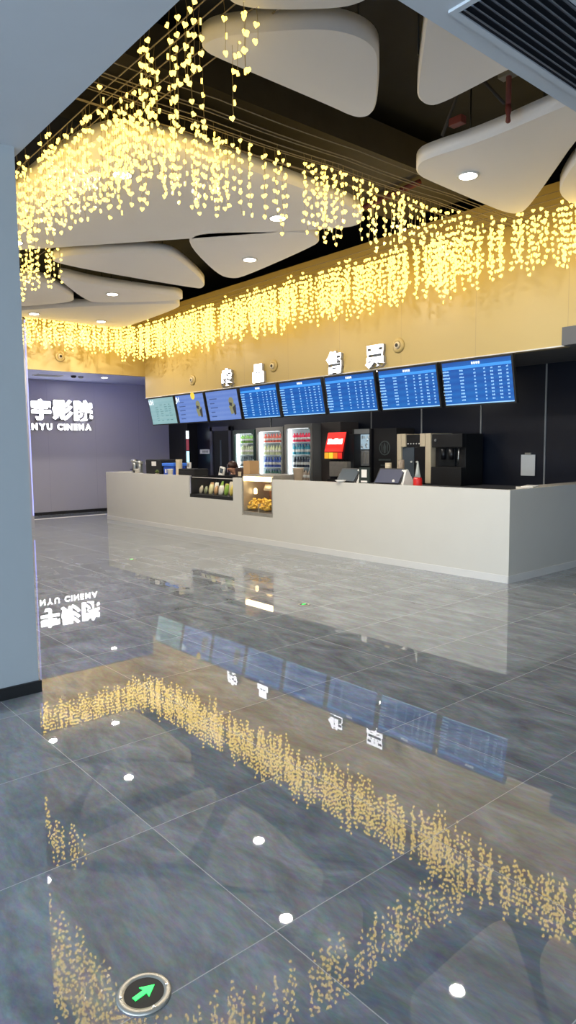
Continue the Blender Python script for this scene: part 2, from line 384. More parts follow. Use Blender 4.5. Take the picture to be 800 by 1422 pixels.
# round nozzles on the fascias
def nozzle(loc, axis, label):
    t = thing('air_nozzle', label, 'air nozzle', loc, 0, 'round air nozzles on the fascia')
    s = -1 if axis == 'Y' else 1
    MB().lathe([(.105, 0), (.105, .012*s), (.085, .03*s), (.055, .03*s), (.05, .02*s)], seg=24, axis=axis).obj('ring', M['fascia'] if axis == 'Y' else M['fascia_y'], t)
    MB().lathe([(.052, .02*s), (.048, .045*s), (.03, .05*s)], seg=18, axis=axis).obj('nozzle_ball', M['cream'], t)
    MB().lathe([(.026, .0505*s), (.026, .054*s)], seg=14, axis=axis).obj('mouth', M['matte_black'], t)
nozzle((-11.77, 7.556, 2.91), 'Y', 'round air nozzle above the menu screens, leftmost on the yellow fascia')
nozzle((-9.22, 7.556, 2.94), 'Y', 'round air nozzle right of the second glowing character')
nozzle((-6.44, 7.556, 2.96), 'Y', 'round air nozzle right of the last glowing character')
nozzle((-13.7, 5.64, 3.43), 'X', 'round air nozzle on the yellow fascia over the passage')
# passage soffit fittings
t = thing('ceiling_vent', 'pale air vent in the bluish passage soffit', 'air vent', (-15.1, 5.95, 3.2))
MB().box(-.2, .2, -.3, .3, -.012, 0).obj('frame', M['white_paint'], t)
for i in range(5): MB().box(-.17+i*.075, -.13+i*.075, -.27, .27, -.016, -.012).obj('slat', M['grey_plastic'], t)
for y, m, l in ((6.45, 'black', 'small dark detector in the passage soffit'), (6.62, 'grey_plastic', 'small grey detector in the passage soffit')):
    tag(MB().lathe([(.06, 0), (.06, -.03), (.03, -.05)], -14.95, y, 3.2, 14).obj('smoke_detector', M[m]), l, 'smoke detector')

# ------------------------------------------------------------------ curtain of heart lights
def heart(w=1.):
    o = []
    for k in range(12):
        a = 2*PI*k/12
        o.append((16*math.sin(a)**3/32*w, (13*math.cos(a)-5*math.cos(2*a)-2*math.cos(3*a)-math.cos(4*a)+2)/32*w))
    return o
WZ = 4.1
# support cables
LINES = {}
def cables(seg, a, c, perp, n, w, label, group):
    LINES[seg] = (a, c, perp, [])
    for i in range(n):
        o = -w/2+w*i/(n-1)+random.uniform(-.02, .02); dz = random.uniform(0, .05)
        pts = []; LINES[seg][3].append((o, dz))
        for k in range(33):
            t = k/32
            pts.append((a[0]+(c[0]-a[0])*t+perp[0]*o, a[1]+(c[1]-a[1])*t+perp[1]*o, WZ+dz-.012*math.sin(PI*((t*4) % 1))))
        tag(MB().tube(pts, .0045, 5).obj('support_cable', M['cable']), label, 'cable', group)
cables('near', (-2.2, 2.5, 0), (-12.6, 2.5, 0), (0, 1), 6, .5, 'thin bare cable carrying the heart lights along the bulkhead', 'cables along the bulkhead')
cables('middle', (-4.75, 1.65, 0), (-4.6, 7.5, 0), (1, 0), 8, .62, 'thin bare cable carrying the heart lights before the largest panel', 'cables before the largest panel')
cables('far', (-2.1, 7.1, 0), (-13.5, 7.1, 0), (0, 1), 5, .55, 'thin bare cable carrying the heart lights before the counter fascia', 'cables before the counter fascia')
cables('passage', (-13.25, 4.0, 0), (-13.25, 7.4, 0), (1, 0), 3, .3, 'thin bare cable carrying the heart lights over the passage', 'cables over the passage')
cables('left', (-8.2, 3.42, 0), (-11.5, 3.42, 0), (0, 1), 3, .26, 'thin bare cable carrying the heart lights behind the largest panel by the column', 'cables by the column')
def hang(st):
    """moves a strand sideways so that it hangs from the nearest cable of its row"""
    x, y, z, L, n, seg, size = st; a, c, perp, offs = LINES[seg]
    dx, dy = c[0]-a[0], c[1]-a[1]; t = max(.002, min(.998, ((x-a[0])*dx+(y-a[1])*dy)/(dx*dx+dy*dy)))
    bx, by = a[0]+dx*t, a[1]+dy*t; p = (x-bx)*perp[0]+(y-by)*perp[1]
    o, dz = min(offs, key=lambda q: abs(q[0]-p))
    return (bx+perp[0]*o, by+perp[1]*o, WZ+dz-.012*math.sin(PI*((t*4) % 1)), L+dz, n, seg, size)
strands = []   # (x, y, ztop, length, n, segment, size)
def cluster(x, y, n, spread, zt, l0, l1, seg, size, pitch):
    for _ in range(n):
        L = random.uniform(l0, l1)
        strands.append((x+random.gauss(0, spread), y+random.gauss(0, spread), zt-random.uniform(0, .03), L, max(2, int(L/pitch)), seg, size))
# near row along the bulkhead
x = -3.25
while x > -7.9:
    k = (3.25+x)/-4.5
    dense = 3 if x > -4.3 else (4 if x > -5 else 6)
    for yy in ((2.34, 2.54, 2.7) if x < -5 else (2.42, 2.66) if x < -4.3 else (2.3, 2.5)):
        cluster(x, yy+random.uniform(-.08, .08), random.randint(1, dense), .085, WZ, .25, .62, 'near', .036, .08)
    x -= .17
# middle row in front of the largest panel
y = 2.75
while y < 6.9:
    cluster(-4.72+random.uniform(-.06, .06)+.02*(y-2.7), y, random.randint(4, 6), .06, WZ, .38, .68, 'middle', .036, .072)
    y += .22
for _ in range(26):
    cluster(random.uniform(-5.2, -4.9), random.uniform(2.6, 3.6), 1, .02, WZ, .35, .6, 'middle', .034, .06)
# left patch behind the largest panel
for _ in range(40):
    cluster(random.uniform(-10.6, -8.45), random.uniform(3.3, 3.55), 1, .03, WZ, .3, .48, 'left', .036, .06)
# far row along the yellow fascia
x = -2.4
while x > -13.4:
    for yy in (6.98, 7.22): cluster(x+random.uniform(-.06, .06), yy, 2 if x > -5 else 3, .085, WZ+(.12 if -6.8 < x < -5 else 0), .42, .72, 'far', .042, .06)  # far hearts made larger to stand in for their bloom
    x -= .135
# row along the passage fascia
y = 4.0
while y < 7.1:
    for xx in (-13.35, -13.15): cluster(xx, y, 3, .05, WZ-.06, .4, .58, 'passage', .044, .06)  # hearts enlarged here too, bloom put into their size
    y += .13
strands = [hang(q) for q in strands]
cam = Vector((0, 0, 1.55))
strands.sort(key=lambda s: (Vector((s[0], s[1], s[2]))-cam).length)
SL = {'near': ('warm white heart-light strand in the row along the grey bulkhead edge', 'heart-light strands along the grey bulkhead'),
      'middle': ('warm white heart-light strand in the row in front of the largest white ceiling panel', 'heart-light strands before the largest panel'),
      'left': ('warm white heart-light strand in the patch by the column behind the largest panel', 'heart-light strands by the column'),
      'far': ('warm white heart-light strand in the dense row before the yellow counter fascia', 'heart-light strands before the counter fascia'),
      'passage': ('warm white heart-light strand in the dense row before the passage fascia', 'heart-light strands before the passage fascia')}
hb = MB(); hb.prism(heart(1.), -.16, .16, 'Y'); heart_me = hb.data('heart_bulb', M['led'])
def wire_pts(L, n):
    ph = random.random()*6
    return [(.008*math.sin(i*1.9+ph), .008*math.cos(i*2.3+ph), -L*i/n) for i in range(n+1)]
rest = MB(); pool = {}
def bulb_mat(p, size):
    return Matrix.Translation(p) @ Matrix.Rotation(random.uniform(0, 2*PI), 4, 'Z') @ Matrix.Rotation(random.uniform(-.5, .5), 4, 'Y') @ Matrix.Scale(size, 4)
for i, (x, y, z, L, n, seg, size) in enumerate(strands):
    if i >= 300:
        T = Matrix.Translation((x, y, z)); pts = wire_pts(L, n)
        rest.mi = 0; rest.tube([T @ Vector(p) for p in (pts[0], pts[-1])], .0015, 3)
        rest.mi = 1
        for p in pts[1:]: rest.mesh(heart_me, T @ bulb_mat((p[0]+random.uniform(-.02, .02), p[1]+random.uniform(-.02, .02), p[2]), size))
        continue
    detail = i < 130
    pts = wire_pts(L, n)
    if detail:
        o = MB().tube(pts, .0016, 3).obj('light_strand', M['wire'], None, (x, y, z))
        for p in pts[1:]:
            h = bpy.data.objects.new('heart_bulb', heart_me); C.objects.link(h); h.parent = o
            h.matrix_local = bulb_mat((p[0]+random.uniform(-.016, .016), p[1]+random.uniform(-.016, .016), p[2]), size)
    else:
        b = MB(); b.tube(pts, .0016, 3); b.mi = 1
        for p in pts[1:]: b.mesh(heart_me, bulb_mat((p[0]+random.uniform(-.02, .02), p[1]+random.uniform(-.02, .02), p[2]), size))
        o = b.obj('light_strand', [M['wire'], M['led']], None, (x, y, z))
    tag(o, SL[seg][0], 'string light', SL[seg][1])
tag(rest.obj('distant_light_strands', [M['wire'], M['led']]), 'dense far mass of warm heart-light strands before the yellow fascias', 'string light', kind='stuff')
# ------------------------------------------------------------------ service counter
t = thing('service_counter', 'long pale stone service counter with two glazed cut-outs', 'counter', (0, 0, 0))
XL, XR, YF = -14.205, -4.174, 6.788
b = MB()
b.prism([(XL, 0), (XR, 0), (XR, 1.052), (-8.35, 1.052), (-8.35, .44), (-9.17, .44), (-9.17, 1.052), (-9.41, 1.052), (-9.41, .66), (-10.79, .66), (-10.79, 1.052), (XL, 1.052)], YF, YF+.06, 'Y')
b.obj('front_panel', M['counter'], t)
MB().box(XR-.06, XR, YF+.0605, 9.88, 0, 1.052).obj('end_panel', M['counter'], t)
MB().box(XL, XL+.06, YF+.0605, 7.5, 0, 1.052).obj('end_panel', M['counter'], t)
b = MB(); b.box(XL-.004, XR+.006, YF-.008, YF, 0, .085); b.box(XR, XR+.008, YF-.008, 9.88, 0, .085)
b.obj('base_trim', M['kick'], t)
for x0, x1 in ((XL+.06, -10.83), (-9.385, -9.2), (-8.32, XR-.06)):
    MB().box(x0, x1, YF+.062, 7.5, .94, 1.0).obj('worktop', M['counter'], t)
    MB().box(x0, x1, YF+.07, 7.42, .05, .94).obj('carcass', M['brown_cab'], t)
MB().box(XR-.36, XR-.06, 7.5, 9.88, .98, 1.045).obj('worktop', M['counter'], t)
# back counter
t = thing('back_counter', 'dark back counter along the navy wall under the drink machines', 'counter', (0, 0, 0))
MB().box(-9.38, -4.7, 8.9, 9.88, 0, .86).obj('carcass', M['brown_cab'], t)
MB().box(-9.40, -4.68, 8.85, 9.88, .86, .9).obj('worktop', M['darkgrey'], t)
# snack chest in the left cut-out
t = thing('snack_display_case', 'low black glazed display chest of snacks set into the counter', 'display case', (-10.1, 6.8, .66))
MB().box(-.68, .68, 0, .6, 0, .06).obj('base', M['matte_black'], t)
b = MB()
for x in (-.68, .66): b.box(x, x+.02, .58, .6, .06, .4)
b.box(-.68, .68, .58, .6, .06, .38); b.box(-.68, -.66, .02, .58, .06, .38); b.box(.66, .68, .02, .58, .06, .38)
b.obj('side_wall', M['black'], t)
MB().box(-.68, .68, .0, .008, .06, .38).obj('front_glass', M['glass'], t)
MB().tube([(-.64, .03, .365), (.64, .03, .365)], .005, 8).obj('light_tube', em('chest_fill_tube', '#fff2dc', .45), t)  # added tube, only there to brighten the chest interior
SN = [('#c9bfa6', 'beige'), ('#8a8f6c', 'sage green'), ('#d6cf9a', 'pale yellow'), ('#b98f5e', 'tan'), ('#e0dccf', 'white'), ('#7ea33a', 'bright green'), ('#d8c35a', 'yellow'), ('#c9bfa6', 'beige')]
for row in range(2):
    for i in range(8):
        hexc, nm = SN[(i+row*3) % 8]
        cx = -10.1-.56+i*.16; cy = 6.95+row*.22; h = random.uniform(.14, .2)+row*.05
        b = MB()
        prof = []
        for k in range(7):
            u = k/6; wdt = .065*(1-.25*abs(2*u-1)**3); prof.append((u, wdt))
        ring = []
        for u, wdt in prof:
            th = .004+.035*math.sin(PI*u)**.7
            ring.append([b.bm.verts.new(p) for p in ((-wdt, 0, h*u), (0, -th, h*u), (wdt, 0, h*u), (0, th, h*u))])
        for r0, r1 in zip(ring, ring[1:]):
            for k in range(4): f = b.bm.faces.new((r0[k], r0[(k+1) % 4], r1[(k+1) % 4], r1[k])); f.smooth = True
        b.bm.faces.new(ring[0][::-1]); b.bm.faces.new(ring[-1])
        o = b.obj('snack_bag', pr('foil_'+nm, hexc, .3, var=.25, scale=14), None, (cx, cy, .72), random.uniform(-.3, .3))
        o.rotation_euler[0] = -.25
        tag(o, '%s snack bag in the display chest, %s row' % (nm, ('front', 'back')[row]), 'snack bag', 'snack bags in the display chest')
# popcorn warmer
t = thing('popcorn_warmer', 'lit stainless popcorn warmer set into the counter front', 'popcorn machine', (-8.76, 6.8, .44))
b = MB(); b.box(-.4, .4, 0, .6, 0, .06); b.box(-.4, -.37, 0, .6, .06, .64); b.box(.37, .4, 0, .6, .06, .64); b.box(-.37, .37, .57, .6, .06, .64); b.box(-.4, .4, .02, .6, .64, .67)
b.obj('cabinet', M['worn_steel'], t)
MB().box(-.37, .37, .555, .57, .06, .64).obj('back_panel', pr('copper_panel', '#a87858', .35, metal=.4, var=.15), t)
MB().box(-.37, .37, .004, .01, .06, .57).obj('front_glass', M['glass'], t)
MB().box(-.38, .38, .01, .08, .57, .64).obj('lamp_tube', M['warm_tube'], t)
MB().lathe([(.02, .34), (.03, .35), (.03, .42), (.012, .44)], -.3, .2, 0, 14).obj('heat_lamp', em('heat_lamp_glow', '#ffdca0', 3.), t)
MB().lathe([(.15, .40), (.16, .42), (.13, .5), (.02, .52)], -.02, .35, 0, 20).obj('kettle_lid', M['worn_steel'], t)
b = MB(); b.lathe([(.05, .2), (.07, .3), (.11, .44), (.12, .46)], .12, .33, 0, 18); b.obj('kettle', M['worn_steel'], t)
pc = pr('popcorn', '#d9b24a', .7, var=.35, scale=30); b = MB()
for _ in range(330):
    s = random.choice((-1, 1)); u = random.gauss(0, .5); v = random.random()
    cx = s*.185-.01+max(-.165, min(.165, u*.17)); hh = .2*(1-((cx+.01-s*.185)/.22)**2)
    b.ball((cx, .04+.3*v, .07+hh*random.uniform(.2, 1)), random.uniform(.016, .026), None, random.uniform(.014, .024), 6)
tag(b.obj('popcorn_heap', pc, t), 'two yellow heaps of popcorn', kind='stuff')
MB().box(-.02, .0, .03, .5, .06, .2).obj('divider', M['worn_steel'], t)

# ------------------------------------------------------------------ small writing helpers
def letters(parent, chars, x0, pitch, size, z, y, mats, bold, name='character'):
    for i, ch in enumerate(chars):
        me, bb = text_mesh(ch, size, .05, bold)
        b = MB(); b.mesh(me, face((x0+i*pitch-(bb[0]+bb[1])/2, y, z-(bb[2]+bb[3])/2), *FRONT))
        b.obj(name, mats, parent)
for chars, x0, px, l in (('卖品', -10.53, .95, 'pair of glowing white characters left on the yellow fascia'), ('售票', -7.69, .85, 'pair of glowing white characters right on the yellow fascia')):
    t = thing('counter_sign', l, 'sign', (x0, 7.52, 2.845))
    for i, ch in enumerate(chars):
        me, bb = text_mesh(ch, .30, .05, .03)  # bold offset fattens the strokes in place of bloom
        MB().mesh(me, face((i*px-(bb[0]+bb[1])/2, 0, -(bb[2]+bb[3])/2), *FRONT)).front_glow(1, -1).obj('character', [M['letter'], M['letter_side']], t)
        MB().box(i*px-.08, i*px+.08, .02, .036, -.08, .08).obj('mount', M['grey_plastic'], t)
t = thing('cinema_sign', 'large glowing white cinema name on the grey wall at left', 'sign', (-16.17, 5.66, 2.5))
for i, ch in enumerate('寰宇影院'):
    me, bb = text_mesh(ch, .49, .05, .016)
    b = MB()
    for q, (dx, dz) in enumerate(((0, 0), (.011, 0), (-.011, 0), (0, .010), (0, -.010))):     # strokes thickened to stand in for the bloom of the glow
        b.mesh(me, face((.0004*q, i*.52-.04-(bb[0]+bb[1])/2+dx, -(bb[2]+bb[3])/2+dz), *EAST))
    b.front_glow(0, 1).obj('character', [M['letter'], M['letter_side']], t)
x = -.27
for ch in 'HUANYU CINEMA':
    if ch == ' ': x += .09; continue
    me, bb = text_mesh(ch, .19, .03, .012); wd = bb[1]-bb[0]
    MB().mesh(me, face((0, x-bb[0], -.40-(bb[2]+bb[3])/2), *EAST)).front_glow(0, 1).obj('letter', [M['letter'], M['letter_side']], t)
    x += wd+.026

# ------------------------------------------------------------------ screens under the fascia
def scr_mat(name, c0, c1, st=.74):
    m = bpy.data.materials.new(name); m.use_nodes = True; nt = m.node_tree; L = nt.links.new
    p = nt.nodes['Principled BSDF']; p.inputs['Base Color'].default_value = (.01, .01, .012, 1); p.inputs['Roughness'].default_value = .25
    tc = nd(nt, 'ShaderNodeTexCoord'); w = nd(nt, 'ShaderNodeTexNoise'); w.inputs['Scale'].default_value = 1.6; L(tc.outputs['Object'], w.inputs[0])
    sp = nd(nt, 'ShaderNodeSeparateXYZ'); L(tc.outputs['Object'], sp.inputs[0])
    mo = nd(nt, 'ShaderNodeMath', operation='PINGPONG'); mo.inputs[1].default_value = .043; L(sp.outputs[2], mo.inputs[0])
    ad = nd(nt, 'ShaderNodeMath', operation='MULTIPLY_ADD'); L(mo.outputs[0], ad.inputs[0]); ad.inputs[1].default_value = 9; L(w.outputs['Fac'], ad.inputs[2])
    su = nd(nt, 'ShaderNodeMath', operation='SUBTRACT'); L(ad.outputs[0], su.inputs[0]); su.inputs[1].default_value = .2
    mx = nd(nt, 'ShaderNodeMix', data_type='RGBA'); L(su.outputs[0], mx.inputs[0]); mx.inputs[6].default_value = lin(c0)+(1,); mx.inputs[7].default_value = lin(c1)+(1,)
    L(mx.outputs[2], p.inputs['Emission Color']); p.inputs['Emission Strength'].default_value = st
    return m
BLUE = scr_mat('schedule_screen', '#0a4aa8', '#1277cf'); MENU = scr_mat('menu_screen_blue', '#5c7fd0', '#7f9ddd'); MENU0 = scr_mat('menu_screen_green', '#86b4ba', '#9cc2c4')
TXT = em('screen_text', '#8fc4f4', 1., False); TXTW = em('screen_title', '#e8f4ff', 1.2, False); HEAD = em('screen_header', '#2f8fe6', 1., False); TXTD = em('menu_text', '#3f5f9f', .7, False)
TXTG = em('menu_text_green', '#5f9094', .8, False); FOOD = em('menu_food', '#9a9a72', .6, False); FOODD = em('menu_food_dark', '#3a3a3c', .5, False); YEL = em('menu_yellow', '#f0c838', 1., False)
SW, SH = 1.02, .575; TILT = math.atan2(.11, .55)
SLB = ['greenish menu screen, leftmost under the fascia', 'blue menu screen with a yellow mark on top, second from left', 'pale blue menu screen with food picture, third from left',
       'blue timetable screen next to the third menu screen', 'blue timetable screen, fourth from the right end', 'blue timetable screen, third from the right end',
       'blue timetable screen, second from the right end', 'largest looking blue timetable screen at the right end']
for i in range(8):
    t = thing('menu_screen' if i < 3 else 'timetable_screen', SLB[i], 'screen', (-13.0+1.077*i+SW/2, 7.28, 2.325), 0, 'screens hanging under the fascia')
    t.rotation_euler = (TILT, 0, 0)
    MB().box(-SW/2, SW/2, -.012, .04, -SH/2, SH/2, .006).obj('housing', M['matte_black'], t)
    w, h = SW/2-.022, SH/2-.022
    MB().box(-w, w, -.0145, -.0135, -h, h).obj('display', (MENU0, MENU, MENU)[i] if i < 3 else BLUE, t)
    if i >= 3:
        MB().box(-w, w, -.0155, -.0146, h-.09, h-.055).obj('header_bar', HEAD, t)
        b = MB()
        for k in range(4): b.box(-.055+k*.032, -.032+k*.032, -.0165, -.0156, h-.047, h-.017)
        b.obj('title', TXTW, t)
        b = MB(); cols = ((-.44, .13), (-.21, .07), (-.02, .035), (.12, .03), (.22, .045), (.33, .05), (.43, .035))
        for r in range(10):
            z = h-.12-r*.0405
            for cx, cw in cols:
                ww = cw*random.uniform(.65, 1)
                nseg = max(2, int(ww/.016))
                for q in range(nseg): b.box(cx-ww/2+q*ww/nseg, cx-ww/2+(q+.75)*ww/nseg, -.0155, -.0146, z, z+.014+.006*random.random())
        b.obj('listing_text', TXT, t)
        MB().box(-w, w, -.0155, -.0146, -h, -h+.014).obj('footer_bar', TXT, t)
    else:
        b = MB()
        if i == 0:
            for r in range(8):
                for cx in (-.26, -.08, .1, .26):
                    if random.random() < .8: b.box(cx, cx+random.uniform(.05, .12), -.0155, -.0146, .12-r*.045, .135-r*.045)
            b.obj('menu_text', TXTG, t)
        else:
            for r in range(5): b.box(-.4, -.4+random.uniform(.12, .24), -.0155, -.0146, .12-r*.08, .14-r*.08)
            b.obj('menu_text', TXTD, t)
            b = MB(); cx = .27
            b.lathe([(.075, -.0155), (.075, -.0146)], cx, 0, .06, 20, 'Y'); b.prism([(cx-.09, -.02), (cx+.1, .02), (cx+.07, -.15), (cx-.05, -.17)], -.0155, -.0146, 'Y'); b.obj('food_picture', FOOD, t)
            b = MB(); b.prism([(cx+.02, -.05), (cx+.12, .0), (cx+.1, -.17), (cx+.05, -.19)], -.0165, -.0156, 'Y'); b.prism([(cx-.06, .05), (cx+.02, .03), (cx-.0, -.03), (cx-.07, -.0)], -.0165, -.0156, 'Y'); b.obj('food_dark_shape', FOODD, t)  # dark shapes within the food picture
        if i < 2:
            s = ('UH', 'JH')[i]; me, bb = text_mesh(s, .13, .001, .004)
            MB().mesh(me, face((-w+.0, -.016, h-.12), *FRONT)).obj('corner_letters', TXTW, t)
        if i == 1: MB().lathe([(.07, -.0175), (.07, -.0146)], .14, 0, h-.03, 18, 'Y').obj('yellow_mark', YEL, t)
    b = MB()
    b.box(-.3, .3, .41, .45, .36, .40); b.box(-.03, .03, .03, .43, .0, .04)
    b.box(-.03, .03, .41, .45, .0, .4); b.box(-.12, .12, .38, .48, .40, .455)
    b.obj('bracket', M['black'], t).rotation_euler = (-TILT, 0, 0)

# ------------------------------------------------------------------ drink fridges
def bottle_proto(hexc, cap, h=.2, r=.03, name='bottle'):
    root = MB().lathe([(r*.9, 0), (r, .01), (r, h*.6), (r*.85, h*.7), (r*.4, h*.86), (r*.4, h*.92)], seg=10).obj('drink_bottle', pr('drink_'+hexc[1:], hexc, .2, var=.1))
    MB().lathe([(r*.45, h*.92), (r*.45, h)], seg=10).obj('cap', cap, root)
    MB().lathe([(r*1.02, h*.25), (r*1.02, h*.5)], seg=10).obj('label_band', M['paper'], root)
    return root
CAPS = {'w': M['paper'], 'r': M['red_plastic'], 'b': M['blue_plastic'], 'k': M['black']}
def place_row(proto, n, x0, x1, y, z, label, group, first):
    for k in range(n):
        loc = (x0+(x1-x0)*(k+.5)/n, y+random.uniform(-.01, .01), z)
        if first and k == 0: o = proto; o.location = loc; tag(o, label, 'bottle', group)
        else: copy_tree(proto, loc, random.random()*6, label, group)['category'] = 'bottle'
FR = [(-12.66, -11.85, 1.95, 'fridge_green', 'dark green framed drink fridge, leftmost of three', 'left green fridge'),
      (-11.81, -10.89, 1.98, 'fridge_grey', 'grey drink fridge in the middle of three', 'middle fridge'),
      (-10.85, -10.0, 2.02, 'fridge_grey', 'grey drink fridge with red packs on top, rightmost of three', 'right fridge')]
ROWS = [[('#7fb04a', 'w', 'green'), ('#b8c49a', 'w', 'pale green'), ('#5d6f74', 'k', 'dark grey'), ('#3f5258', 'k', 'slate'), ('#a9bfc0', 'w', 'clear')],
        [('#d2644e', 'r', 'orange red'), ('#c9cfa0', 'w', 'pale yellow'), ('#3a55a8', 'b', 'deep blue'), ('#3c6a62', 'b', 'dark green'), ('#9fb3ae', 'w', 'clear')],
        [('#e0244c', 'r', 'bright red'), ('#3d93a8', 'b', 'teal'), ('#39404f', 'k', 'black'), ('#b49f8c', 'w', 'tan'), ('#a6c6d4', 'w', 'light blue')]]
for fi, (x0, x1, zt, mk, lab, short) in enumerate(FR):
    yf = 9.2; t = thing('drink_fridge', lab, 'fridge', ((x0+x1)/2, yf, 0), 0, 'row of three drink fridges'); w = (x1-x0)/2
    b = MB(); b.box(-w, -w+.04, .0, .66, .1, zt); b.box(w-.04, w, 0, .66, .1, zt); b.box(-w+.04, w-.04, 0, .66, zt-.05, zt); b.box(-w+.04, w-.04, 0, .66, .1, .3); b.box(-w+.04, w-.04, .62, .66, .3, zt-.05)
    b.box(-w+.05, w-.05, .03, .6, .0, .1); b.obj('cabinet', M[mk], t)
    b = MB(); b.box(-w+.042, w-.042, .6, .618, .3, zt-.052); b.box(-w+.041, -w+.05, .03, .6, .3, zt-.052); b.box(w-.05, w-.041, .03, .6, .3, zt-.052); b.obj('liner', M['liner'], t)
    MB().box(-w+.055, -w+.11, .02, .05, .34, zt-.1).obj('light_tube', M['cool_tube'], t)
    MB().box(-w+.06, w-.06, .03, .07, zt-.09, zt-.055).obj('light_tube', M['cool_tube'], t)
    # door: rounded frame with glass
    z0, z1 = .12, zt-.005
    outer = [(-w, z0), (w, z0), (w, z1), (-w, z1)]
    b = MB(); fw = .06
    b.box(-w, -w+fw, -.05, -.005, z0, z1, .008); b.box(w-fw, w, -.05, -.005, z0, z1, .008); b.box(-w+fw, w-fw, -.05, -.005, z1-.085, z1); b.box(-w+fw, w-fw, -.05, -.005, z0, z0+.14)
    for sx in (-1, 1):     # rounded upper corners
        cx = sx*(w-fw); cz = z1-.085; R = .07
        pts = [(cx, cz)]+[(cx-sx*R+sx*R*math.sin(a), cz-R+R*math.cos(a)) for a in [k*PI/12 for k in range(7)]]
        b.prism(pts, -.05, -.005, 'Y')
    door = b.obj('door', M[mk], t)
    MB().box(-w+fw, w-fw, -.03, -.024, z0+.14, z1-.085).obj('door_glass', M['glass'], door)
    MB().tube([(w-.03, -.075, .8), (w-.03, -.075, 1.3)], .012, 8).obj('door_handle', M['steel'], door)
    if fi == 0:
        MB().lathe([(.10, .118), (.10, .114)], -.13, 0, zt-.25, 24, 'Y').obj('round_card', M['paper'], t)
        MB().prism([(-.16, zt-.29), (-.10, zt-.27), (-.12, zt-.32)], .111, .1135, 'Y').obj('card_mark', M['blue_plastic'], t)
    for k in range(5):
        zs = .62+.26*k if fi != 1 else .6+.265*k
        MB().box(-w+.052, w-.052, .08, .58, zs-.012, zs).obj('shelf', M['liner'], t)
        hexc, cp, cn = ROWS[fi][4-k]
        P = bottle_proto(hexc, CAPS[cp], .215 if k < 4 else .18, .039 if k < 4 else .041)
        place_row(P, 8, x0+.09, x1-.06, yf+.12, zs, '%s drink bottle on shelf %s of the %s' % (cn, ('one from the bottom', 'two from the bottom', 'three from the bottom', 'four from the bottom', 'at the top')[k], short),
                  '%s bottles in the %s' % (cn, short), True)
# ------------------------------------------------------------------ machines on the back counter
tag(MB().box(-9.97, -9.42, 9.36, 9.86, 0, 2.03, .01).obj('tall_cabinet', M['brown_cab']), 'tall plain brown grey cabinet right of the fridges', 'cabinet')
def machine(name, label, cat, loc): return thing(name, label, cat, loc)
t = machine('soda_dispenser', 'black soda dispenser with a glowing red front', 'drink dispenser', (-9.07, 8.9, .9))
MB().box(-.30, .34, .12, .30, 0, .88, .015).obj('body', M['black'], t)
b = MB(); b.prism([(-.02, .42), (.12, .42), (.12, .92), (.08, .92)], -.30, .20, 'X'); b.obj('head', M['black'], t)
RED = em('soda_red_panel', '#f01810', 1.3); b = MB(); b.prism([(-.0285, .56), (-.0225, .56), (.0775, .915), (.0715, .915)], -.285, .185, 'X'); b.obj('red_panel', RED, t)
b = MB()
for xx, w_, h_ in ((-.2, .09, .1), (-.11, .06, .085), (-.03, .09, .105), (.06, .06, .09), (.12, .04, .1)):
    b.prism([(.0085, .70), (.0115, .70), (.0115+h_*.28, .70+h_), (.0085+h_*.28, .70+h_)], xx-w_/2, xx+w_/2, 'X')
for v in b.bm.verts: v.co.y -= .003
b.obj('white_lettering', em('soda_white', '#ffe9e0', 2.5, False), t)
for k in range(4):
    b = MB(); b.prism([(-.034, .435), (-.029, .435), (-.0265, .545), (-.0315, .545)], -.28+k*.117, -.175+k*.117, 'X')
    b.obj('flavour_tile', em('soda_tile_%d' % k, ('#e8a020', '#f2c830', '#e07018', '#d8281c')[k], 1., False), t)
MB().box(-.21, .26, .02, .12, .1, .38, .012).obj('drip_unit', M['worn_steel'], t)
for k in range(5): MB().lathe([(.012, .38), (.012, .43)], -.15+k*.08, .07, 0, 8).obj('nozzle', M['black'], t)
MB().box(-.21, .26, -.03, .12, 0, .05).obj('drip_tray', M['matte_black'], t)
t = machine('coffee_machine', 'black coffee machine with lit glass hopper and silver front', 'coffee machine', (-8.73, 9.22, .9))
b = MB(); b.box(-.24, .24, .06, .5, 0, .97, .01); b.box(-.24, -.19, 0, .06, 0, .97); b.box(.19, .24, 0, .06, 0, .97); b.obj('body', M['black'], t)
MB().box(-.19, .19, .0, .06, .88, .97).obj('top_panel', M['grey_plastic'], t)
MB().box(-.17, .17, .04, .058, .6, .87).obj('lit_hopper', em('hopper_glow', '#9fb6c4', .8), t)
b = MB()
for _ in range(26): b.ball((random.uniform(-.15, .15), .03, random.uniform(.62, .84)), random.uniform(.012, .028), .008, None, 7)
b.obj('cups_in_hopper', pr('hopper_cups', '#cfd8dc', .3), t)
MB().box(-.17, .17, .02, .06, .3, .58).obj('front_panel', M['grey_plastic'], t)
for k in range(4): MB().box(-.14+k*.08, -.09+k*.08, .01, .02, .34, .55).obj('slot', M['worn_steel'], t)
MB().box(-.17, .17, -.02, .06, 0, .06).obj('drip_tray', M['steel'], t)
t = machine('coffee_tower', 'tall black coffee tower with a faint round emblem', 'coffee machine', (-8.19, 9.24, .9))
MB().box(-.265, .265, 0, .5, 0, .97, .012).obj('body', M['matte_black'], t)
EMB = pr('emblem_grey', '#3c4444', .5)
b = MB()
for k in range(24):
    a0 = 2*PI*k/24; a1 = 2*PI*(k+1)/24
    b.prism([(.13*math.cos(a0), .62+.13*math.sin(a0)), (.13*math.cos(a1), .62+.13*math.sin(a1)), (.11*math.cos(a1), .62+.11*math.sin(a1)), (.11*math.cos(a0), .62+.11*math.sin(a0))], -.004, 0, 'Y')
